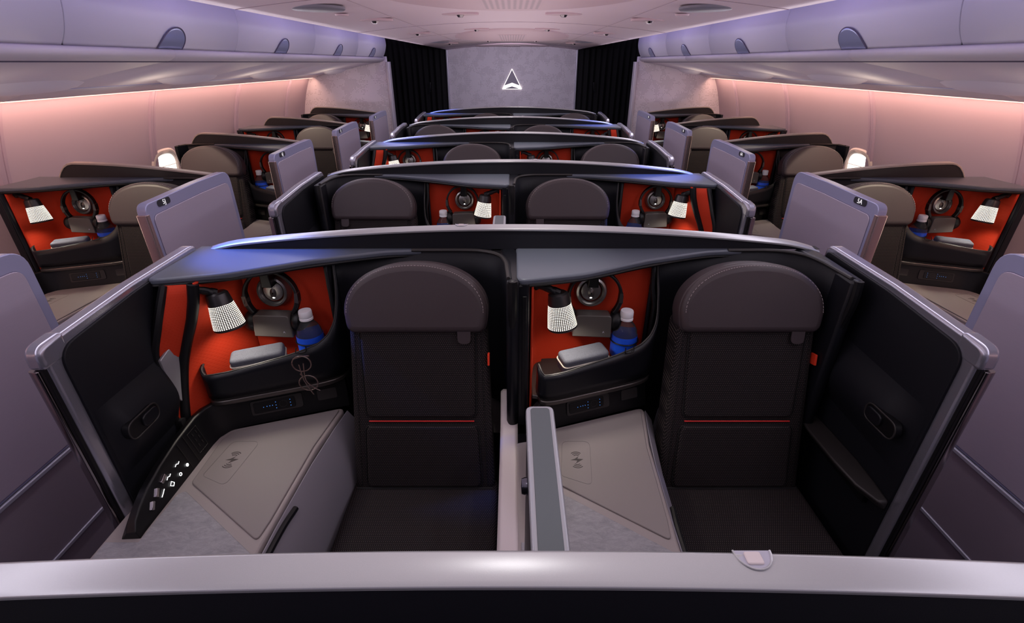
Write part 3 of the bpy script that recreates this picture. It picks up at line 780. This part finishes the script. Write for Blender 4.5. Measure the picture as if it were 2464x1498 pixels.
def make_headphones():
    org = (.25, -.10, .92)
    r = thing('headphones', org)
    C = Vector((.252, -.098, 1.028)); R = .078
    arc = [C + Vector((R*1.02*math.cos(t), 0.0+.012*math.sin(t), R*math.sin(t))) for t in [math.radians(-42+264*k/36) for k in range(37)]]
    hb = []
    w = .011
    secs = []
    for i, p in enumerate(arc):
        d = (p-C); d.y = 0; d.normalize(); th = .0045 if 6 < i < 30 else .0065
        secs.append([p+d*th+Vector((0, -w, 0)), p+d*th+Vector((0, w, 0)), p-d*th+Vector((0, w, 0)), p-d*th+Vector((0, -w, 0))])
    obj('headband', B().loft(secs, True, True), 'black', r, bevel=.003)
    for k in (5, 31):
        obj('slider', B().loft([[(q-C)*1.0+C + (q-C).normalized()*.001 for q in secs[k-1]], [q + (q-C).normalized()*.001 for q in secs[k+2]]], True, True), 'gunmetal', r)
    for s in (-1, 1):
        M = Matrix.Translation((C.x+s*.070, C.y, C.z-.083)) @ Matrix.Rotation(PI/2*s, 4, 'Y') @ Matrix.Rotation(.2*s, 4, 'X')
        obj('ear_cup', B().lathe([(0, .020), (.022, .019), (.032, .013), (.035, .004), (.034, -.006), (.028, -.016), (.0, -.018)], 28, M), 'black', r)
    obj('sleeve', B().prism(rpoly([(-.060, -.040, .004), (.060, -.042, .004), (.055, .034, .014), (-.054, .034, .014)]), -.032, .010, 'y').xf(Matrix.Translation((C.x-.004, C.y, C.z-.085)) @ Matrix.Rotation(.03, 4, 'Y')), 'sleeve', r, bevel=.008, label='grey wrap round the ear cups')
    x, z = C.x+.030, C.z-.108
    obj('emblem', B().prism([(x-.0035, z-.003), (x, z-.001), (x+.0035, z-.003), (x, z+.004)], C.y-.0336, C.y-.031, 'y'), 'frame_grey', r)
    return r
def make_bottle():
    org = (.352, -.115, .776)
    r = thing('water_bottle', org)
    M = Matrix.Translation((.352, -.115, .776))
    obj('bottle_body', B().lathe([(0, .003), (.034, 0), (.0395, .006), (.0395, .045), (.0385, .050), (.0395, .055), (.0395, .130), (.036, .148), (.028, .164), (.019, .176), (.0165, .184), (.0165, .196), (0, .196)], 36, M), 'bottle_plastic', r)
    obj('bottle_label', B().lathe([(.0398, .060), (.0402, .062), (.0402, .130), (.0396, .132)], 36, M), 'label_blue', r, label='blue bottle label')
    rid = []
    obj('bottle_cap', B().lathe([(.0185, .181), (.0205, .182), (.0205, .188), (.0190, .190), (.0200, .192), (.0200, .208), (.0185, .212), (0, .212)], 28, M), 'cap_white', r)
    return r
def make_pouch():
    org = (.20, -.17, .776)
    r = thing('amenity_pouch', org)
    M = Matrix.Translation((.216, -.185, .858)) @ Matrix.Rotation(math.radians(19.5), 4, 'Z') @ Matrix.Rotation(math.radians(-2), 4, 'Y') @ Matrix.Rotation(math.radians(6), 4, 'X')
    obj('pouch_body', B().prism(rrect(0, 0, .150, .062, .016), -.030, .030).xf(M), 'pouch', r, bevel=.010, seg=4)
    obj('zip', B().tube([M @ Vector((u, v, .006)) for u, v in rrect(0, 0, .1515, .0635, .016)], .0026, 6, True), 'pouch_trim', r)
    return r

# privacy door of a centre suite (frame: x is distance from centreline; y local to arch)
def make_centre_door(long=False):
    r = thing('privacy_door', (.98, -.30, .05))
    ol = rpoly([(-.585, .06, .01), (-.02, .06, .01), (-.012, 1.168, .035), (-.30, 1.160, .3), (-.583, 1.138, .055)])
    obj('door_frame', B().prism(ol, .968, 1.004, 'x'), 'door_frame', r, bevel=.010, seg=4)
    il = rpoly([(-.556, .08, .0), (-.03, .08, .01), (-.03, 1.150, .02), (-.30, 1.141, .3), (-.554, 1.116, .05)])
    obj('inner_panel', B().prism(il, .9615, .970, 'x'), 'navy', r, bevel=.002)
    ou = rpoly([(-.548, .10, .03), (-.03, .10, .01), (-.03, 1.140, .02), (-.546, 1.104, .05)])
    obj('outer_panel', B().prism(ou, 1.003, 1.009, 'x'), 'door_panel', r, bevel=.002)
    # leading edge: polished strip, black slot, corner cap
    obj('edge_slot', B().prism(rrect(.979, -.583, .010, .016, .003), .08, 1.090), 'black', r)
    pr = rpoly([(.984, -.596, .006), (1.009, -.592, .008), (1.009, -.57, .004), (.984, -.57, .004)])
    obj('edge_strip', B().prism(pr, .06, 1.088), 'chrome', r, bevel=.001)
    cp = rpoly([(-.592, 1.088, .0), (-.52, 1.088, .0), (-.52, 1.1475, .0), (-.590, 1.140, .055)])
    obj('corner_cap', B().prism(cp, .9672, 1.0048, 'x'), 'door_frame', r, bevel=.010)
    # swelling with recessed handle
    def bump(u, v):
        y = -.545+(.47 if long else .235)*u; z = .745+.20*v + (.02*u if long else 0)
        e = max(0, min(1, u/.22))*max(0, min(1, (1-u)/.12)); e = e*e*(3-2*e); f = math.sin(PI*v)**1.3
        return (.9612-.034*e*f, y, z)
    obj('door_swelling', B().surf(bump, 36, 14), 'navy', r)
    ring = rrect(-.47, .858, .105, .048, .0235, 8)
    obj('handle_recess', B().prism(ring, .9265, .945, 'x'), 'black', r, bevel=.002)
    obj('handle', B().prism(rrect(-.452, .858, .056, .034, .0165, 8), .920, .940, 'x'), 'navy_gloss', r, bevel=.003)
    obj('handle_ring', B().tube([(.9262, y, z) for y, z in ring], .0022, 6, True), 'charcoal', r)
    return r
def make_armrest():
    r = thing('armrest', (.93, -.35, .66))
    pts = [(-.19, .905, .665), (-.30, .895, .672), (-.42, .893, .675), (-.50, .905, .670), (-.555, .935, .662)]
    secs = []
    for y, xi, z in pts:
        secs.append([(xi, y, z), (.963, y, z+.004), (.963, y, z-.030), (xi+.016, y, z-.026)])
    obj('arm_pad', B().loft(secs, True, True), 'charcoal', r, bevel=.007)
    obj('arm_bracket', B().box(.945, .963, -.50, -.22, .60, .65), 'black', r, bevel=.003)
    return r
def make_window_door():
    """door beside the aisle, seen from the aisle; x = 0 is the aisle face, body towards +x"""
    r = thing('privacy_door', (.02, -.38, .59))
    ol = rpoly([(-.655, .59, .004), (-.045, .59, .004), (-.040, 1.192, .060), (-.30, 1.192, .1), (-.655, 1.180, .035)])
    obj('door_frame', B().prism(ol, .0, .036, 'x'), 'lilac_frame', r, bevel=.009, seg=4)
    il = rpoly([(-.628, .60, .01), (-.075, .60, .01), (-.072, 1.142, .035), (-.30, 1.142, .1), (-.628, 1.132, .03)])
    obj('door_skin', B().prism(il, -.0035, .004, 'x'), 'door_panel', r, bevel=.0015, label='brushed pale lilac panel')
    obj('skin_gap', B().tube([(-.0002, y, z) for y, z in il], .0016, 5, True), 'seam', r)
    obj('inner_panel', B().prism(il, .033, .040, 'x'), 'navy', r, bevel=.0015)
    obj('edge_strip', B().prism(rpoly([(-.003, -.664, .006), (.037, -.668, .008), (.037, -.646, 0), (-.003, -.646, 0)]), .59, 1.142), 'rose_chrome', r, bevel=.001)
    return r

# ------------------------------------------------------------------ prototypes
DESC = {}
def place(proto, x0, Y, m, first, dx=0, rz=0):
    o = proto if first else copy_tree(proto)
    ox, oy, oz = ORG[proto.name]
    o.location = (x0+m*(ox+dx), Y+oy, oz); o.scale = (m, 1, 1)
    if rz: o.rotation_euler = (0, 0, rz)
    return o
P = {}
used = set()
def use(key, maker, *a, **k):
    if key not in P: P[key] = maker(*a, **k)
    f = key not in used; used.add(key)
    return P[key], f

rows = ['nearest', 'second', 'third', 'fourth', 'farthest']
def suite(x0, Y, m, kind, where, first_suite=False, dxseat=0, wide=False, extras=True, wx=.98, pocket=False, wd=.244):
    pr, f = use('seat', make_seat); o = place(pr, x0, Y, m, f, dxseat)
    tag(o, 'dark woven airline seat with rounded headrest, %s' % where, 'seat', 'airline seats')
    key = 'shell%s%s%s' % (wx, pocket, wd)
    pr, f = use(key, make_shell, wx, pocket, wd); o = place(pr, x0, Y, m, f)
    tag(o, 'navy suite surround with shelf and red niche, %s' % where, 'seat surround', 'suite surrounds')
    pr, f = use('console', make_console); o = place(pr, x0, Y, m, f)
    tag(o, 'grey side console with stone inlay beside the seat, %s' % where, 'console', 'side consoles')
    pr, f = use('lamp%s' % pocket, make_lamp, .118 if pocket else .088, -.238 if pocket else -.20); o = place(pr, x0, Y, m, f, 0 if pocket else -.028)
    tag(o, 'lit lamp with perforated shade in the red niche, %s' % where, 'lamp', 'niche lamps')
    pr, f = use('disc', make_disc); o = place(pr, x0, Y, m, f)
    tag(o, 'round metal reading light with headphone hook, %s' % where, 'reading light', 'round reading lights')
    pr, f = use('phones', make_headphones); o = place(pr, x0, Y, m, f)
    tag(o, 'black headphones in grey wrap, hung in niche, %s' % where, 'headphones', 'hanging headphones')
    pr, f = use('bottle', make_bottle); o = place(pr, x0, Y, m, f)
    tag(o, 'water bottle with white cap and blue label, %s' % where, 'bottle', 'water bottles')
    pr, f = use('pouch', make_pouch); o = place(pr, x0, Y, m, f)
    tag(o, 'grey zipped amenity pouch in the niche bin, %s' % where, 'pouch', 'amenity pouches')

def arch(Y, idx):
    r = thing('partition_arch', (0, Y, 1.10))
    nm = ['in front of the camera'] + ['behind the %s centre row' % n for n in rows]
    tag(r, ('long curved silver-topped partition across the foreground' if idx == 0 else 'curved silver-topped partition %s' % nm[idx]), 'partition', 'curved partitions')
    def zt(x): return 1.217-.066*x*x-(.014*((abs(x)-.82)/.13)**2 if abs(x) > .82 and idx else 0)
    xs = [-.95+1.90*k/60 for k in range(61)]
    if idx == 0: xs = [-1.0+2.0*k/44 for k in range(45)]
    poly = [(xs[0], 1.148)] + [(x, max(1.1485, zt(x)-.008)) for x in xs] + [(xs[-1], 1.148)]
    obj('band', B().prism(poly, Y-.014, Y+.014, 'y'), 'navy', r, bevel=.001)
    nx = .245 if idx != 2 else -.2
    nx = {0: .245, 1: -.155, 2: .12, 3: -.1, 4: .1, 5: -.1}[idx]
    secs = []
    for x in xs:
        z = zt(x); w = .0185
        secs.append([(x, Y-w, z-.010), (x, Y-w-.001, z-.004), (x, Y-w+.004, z), (x, Y+w-.004, z+.002), (x, Y+w+.001, z-.003), (x, Y+w, z-.010)])
    obj('top_rail', B().loft(secs, True, True), 'silver', r, bevel=.0012, label='silver top rail')
    # finger notch with latch tab
    z = zt(nx)
    cup = [(nx+.019*math.cos(t), Y+.0185-.021*math.sin(t)) for t in [PI*k/16 for k in range(17)]]
    nt = obj('latch_recess', B().prism(cup, z+.0004, z+.0022), 'frame_grey', r)
    obj('latch_rim', B().tube([(x, y, z+.0024) for x, y in cup], .0011, 6), 'silver', nt)
    obj('latch_tab', B().prism(rrect(nx-.001, Y+.0095, .017, .014, .003), z+.001, z+.0042), 'white_arm', nt, bevel=.0015)
    return r
def ARCHROW(Y): return Y

# centre rows
YC = [.309+PITCH*k for k in range(6)]
arch(YC[0], 0)
# shelf of the row at the camera
r = thing('partition_shelf', (0, YC[0]-.06, 1.13)); tag(r, 'dark shelf just below the foreground partition', 'shelf')
obj('shelf_board', B().box(-.96, .96, YC[0]-.16, YC[0]-.012, 1.112, 1.130), 'navy_gloss', r, bevel=.004)
obj('shelf_front', B().box(-.96, .96, YC[0]-.165, YC[0]-.155, 1.10, 1.132), 'black', r, bevel=.003)
r = obj('partition_back', B().box(-.955, .955, YC[0]-.012, YC[0]+.012, .03, 1.149), 'navy', org=(0, YC[0], .03)); tag(r, 'dark lower panel under the foreground partition', 'partition')
for k in range(1, 6):
    Y = YC[k]; m = 1 if k % 2 == 1 else -1; n = rows[k-1]
    arch(Y, k)
    o1, o2 = ('left', 'right') if m > 0 else ('right', 'left')
    suite(-.985*m, Y, m, 'centre', '%s seat of the %s centre row' % (o1, n), pocket=True, wx=.975, dxseat=.01)
    suite(0.0, Y, m, 'centre', '%s seat of the %s centre row' % (o2, n), pocket=False, wx=.905, dxseat=-.015)
    for s in (-1, 1):
        lg = (s == m)
        pr, f = use('cdoor%s' % lg, make_centre_door, lg)
        o = pr if f else copy_tree(pr); o.location = (s*.98, Y-.30, .05); o.scale = (s, 1, 1)
        tag(o, 'dark-faced privacy door with pale frame at the %s end of the %s centre row' % ('left' if s < 0 else 'right', n), 'privacy door', 'centre suite doors')
    pr, f = use('arm', make_armrest); o = pr if f else copy_tree(pr)
    o.location = (m*.93, Y-.35, .66); o.scale = (m, 1, 1)
    tag(o, 'dark armrest on the door of the %s centre row' % n, 'armrest', 'door armrests')
    # white arm between the seats
    def mk_arm():
        r = thing('armrest', (0, -.6, .45))
        secs = []
        for y, z0, z1 in [(-.17, .70, .735), (-.185, .66, .74), (-.21, .60, .720), (-.235, .52, .690), (-.26, .48, .665), (-.32, .46, .652), (-.7, .46, .650), (-1.09, .46, .650)]:
            secs.append([(-.033, y, z0), (-.036, y, z1-.008), (-.028, y, z1), (.010, y, z1), (.018, y, z1-.008), (.018, y, z0)])
        obj('arm_body', B().loft(secs, True, True), 'white_arm', r, bevel=.003)
        return r
    pr, f = use('whitearm', mk_arm); o = pr if f else copy_tree(pr)
    o.location = (0, Y-.6, .45); o.scale = (m, 1, 1)
    tag(o, 'long pale armrest between the two seats of the %s centre row' % n, 'armrest', 'pale centre armrests')
    def mk_div():
        r = thing('privacy_divider', (.045, -.93, .66))
        obj('divider_body', B().prism(rrect(.046, -.935, .043, .295, .010), .653, 1.150), 'navy_gloss', r, bevel=.002)
        obj('divider_rim', B().prism(rpoly([(.0225, -1.088), (.0685, -1.088), (.0685, -.787, .012), (.0225, -.787, .012)]), 1.135, 1.1565), 'divider_rim', r, bevel=.005)
        obj('divider_top', B().prism(rpoly([(.030, -1.086), (.061, -1.086), (.061, -.795, .007), (.030, -.795, .007)]), 1.150, 1.1580), 'divider_top', r, bevel=.001, label='grey inset top')
        obj('knob', B().lathe([(.0, .010), (.012, .009), (.014, .004), (.014, 0)], 24, Matrix.Translation((.0245, -.86, 1.05)) @ Matrix.Rotation(-PI/2, 4, 'Y')), 'dark_chrome', r)
        return r
    pr, f = use('div', mk_div); o = pr if f else copy_tree(pr)
    o.location = (m*.045, Y-.93, .66); o.scale = (m, 1, 1)
    tag(o, 'narrow grey-topped privacy divider in the middle of the %s centre row' % n, 'divider', 'centre privacy dividers')

# items only in the nearest left suite: laptop, glasses
r = thing('laptop', (-.955, 1.10, .70)); tag(r, 'closed silver laptop upright in the red side pocket, nearest left suite', 'laptop')
obj('laptop_body', B().prism(rpoly([(1.100, .82, .006), (1.115, .79, .006), (1.150, .79, .004), (1.150, .972, .004), (1.095, .945, .008)]), -.956, -.948, 'x', fn=lambda p: (p[0]+(p[1]-1.095)*.20, p[1], p[2])), 'laptop', r, bevel=.002)
g = thing('eyeglasses', (-.655, 1.20, .80)); tag(g, 'translucent brown round eyeglasses hanging from the bin hook', 'eyeglasses')
gy = 1.208
for cz, cxx in ((.866, -.624), (.797, -.616)):
    obj('lens_rim', B().tube([(cxx+.0265*math.cos(t), gy-.008+.004*math.cos(t), cz+.0270*math.sin(t)) for t in [2*PI*k/32 for k in range(32)]], .0020, 6, True), 'glasses', g)
obj('bridge', B().tube([(-.627, gy-.010, .840), (-.633, gy-.012, .832), (-.626, gy-.010, .823)], .002, 6), 'glasses', g)
obj('temple', B().tube(catmull([(-.647, gy-.008, .882), (-.622, gy-.004, .889), (-.598, gy-.006, .893)], 4), .002, 6), 'glasses', g)
obj('temple', B().tube(catmull([(-.634, gy-.006, .862), (-.624, gy-.016, .815), (-.612, gy-.014, .775), (-.606, gy-.012, .758)], 4), .0018, 6), 'glasses', g)
obj('temple', B().tube(catmull([(-.620, gy-.006, .866), (-.617, gy-.018, .815), (-.600, gy-.014, .785), (-.584, gy-.012, .772)], 4), .0018, 6), 'glasses', g)

# window suites
XW = 1.39
YW = [1.34+PITCH*k for k in range(5)]
SEATNO = {1: '5', 2: '6', 3: '7', 4: '8'}
for s in (-1, 1):
    sd = 'left' if s < 0 else 'right'
    for k in range(0, 5):
        Y = YW[k]
        # door on the aisle
        pr, f = use('wdoor', make_window_door)
        o = pr if f else copy_tree(pr); o.location = (s*(XW+.02), Y-.38, .59); o.scale = (s, 1, 1); ORG[o.name] = ORG[pr.name]
        n = rows[k-1] if k else ''
        tag(o, ('pale lilac privacy door at the %s edge of the frame' % sd) if k == 0 else 'pale lilac privacy door numbered %s%s, %s row on the %s' % (SEATNO[k], 'J' if s < 0 else 'A', n, sd), 'privacy door', 'window suite doors')
        if k:
            # number plate (child of its own door)
            pb = B().prism(rrect(-.545, 1.1665, .078, .026, .0125, 6), -.0022, .004, 'x')
            pl = obj('number_plate', pb, 'plate', o, bevel=.0006)
            me = pl.data
            tb = text_mesh(SEATNO[k]+('J' if s < 0 else 'A'), .026)
            Mx = Matrix.Identity(4)
            # text plane faces the aisle: reading direction along +y on the left wall, -y on the right wall
            rd = Vector((0, 1, 0)) if s < 0 else Vector((0, -1, 0)); rd_local = rd
            nloc = Vector((-1, 0, 0))
            # in door-local space x is mirrored by scale for the left side
            ctr = Vector((-.0030, -.545, 1.1665))
            X = rd_local; Yv = Vector((0, 0, 1)); Z = nloc
            for i in range(3): Mx[i][0] = X[i]; Mx[i][1] = Yv[i]; Mx[i][2] = Z[i]; Mx[i][3] = ctr[i]
            obj('number', tb.xf(Mx), 'plate_text', pl, smooth=False)
        # aisle side panelling below
        q = thing('aisle_panel', (s*XW, Y-.55, 0))
        tag(q, 'brushed lilac lower side panelling, %s, %s side' % (('beside the camera' if k == 0 else 'under the %s window suite' % n), sd), 'side panel', 'aisle side panelling')
        a, c = Y-PITCH+.003-.03, Y-.033
        if k == 0: a = -1.5
        obj('upper_panel', B().box(min(s*XW, s*(XW+.03)), max(s*XW, s*(XW+.03)), a, c, .322, .574), 'aisle_panel', q, bevel=.002)
        obj('lower_panel', B().box(min(s*(XW+.004), s*(XW+.034)), max(s*(XW+.004), s*(XW+.034)), a, c, .02, .308), 'aisle_panel', q, bevel=.002)
        obj('trim_strip', B().box(min(s*(XW-.006), s*(XW+.03)), max(s*(XW-.006), s*(XW+.03)), a, c, .574, .588), 'frame_grey', q, bevel=.003)
        obj('trim_strip', B().box(min(s*(XW-.004), s*(XW+.03)), max(s*(XW-.004), s*(XW+.03)), a, c, .308, .322), 'frame_grey', q, bevel=.003)
        if k == 0: continue
        A = (k % 2 == 1)                     # console outboard on odd rows
        if A: x0, m, wx, dxs = s*2.39, -s, .905, -.02
        else: x0, m, wx, dxs = s*1.425, s, .865, -.075
        suite(x0, Y, m, 'window', '%s window row on the %s' % (n, sd), pocket=False, wx=wx, dxseat=dxs, wd=.244 if A else .10)
        # raised fin on top of the surround
        r = thing('partition_fin', (s*1.85, Y, 1.15))
        tag(r, 'thin curved bronze-edged fin behind the %s window suite on the %s' % (n, sd), 'partition fin', 'window suite fins')
        xs = [1.45+.81*i/36 for i in range(37)]
        def zf(x):
            u = (x-1.45)/.81
            z = 1.160+.062*math.sin(min(1, u*1.05)*PI/2)
            if x > 2.16: z -= .075*((x-2.16)/.10)**2.4
            return max(z, 1.149)
        secs = []
        for x in xs:
            z = zf(x); w = .014
            secs.append([(s*x, Y-w, z-.009), (s*x, Y-w, z), (s*x, Y+w, z+.002), (s*x, Y+w, z-.009)])
        obj('fin_rail', B().loft(secs, True, True), 'bone', r, bevel=.0015)
        poly = [(s*xs[0], 1.1505)]+[(s*x, max(1.1508, zf(x)-.005)) for x in xs]+[(s*xs[-1], 1.1505)]
        obj('fin_band', B().prism(poly, Y-.010, Y+.010, 'y'), 'charcoal', r)
        # reading spot from the service panel on to the seat
        sx = x0+m*(.70)
        spot('service_reading_light', (s*2.02, Y-.55, 1.575), (sx, Y-.30, .80), WARM, 75, 52, .18, .015)

# spots from the ceiling on to the centre suites
spot('ceiling_reading_light', (0, .45, 1.86), (.05, .32, 1.2), (1, .96, .94), 2.6, 70, 1.0, .06)
for k in range(0, 6):
    Y = YC[k]
    if k == 0: continue
    m = 1 if k % 2 else -1
    spot('ceiling_reading_light', (0, Y-.25, 1.86), (m*.10, Y-.12, 1.15), (1, .95, .90), 13.0, 40, .9, .03)
    # blue accent lights of the bins: on the outer shelf corner, and a weaker one on the other wing
    spot('bin_accent_blue', (-m*1.42, Y-.02, 1.88), (-m*.77, Y-.07, 1.15), (.05, .17, 1.0), 160, 21, .8, .03)
    spot('bin_accent_blue', (m*1.43, Y+.15, 1.88), (m*.94, Y-.12, 1.15), (.06, .19, 1.0), 14, 15, .8, .03)
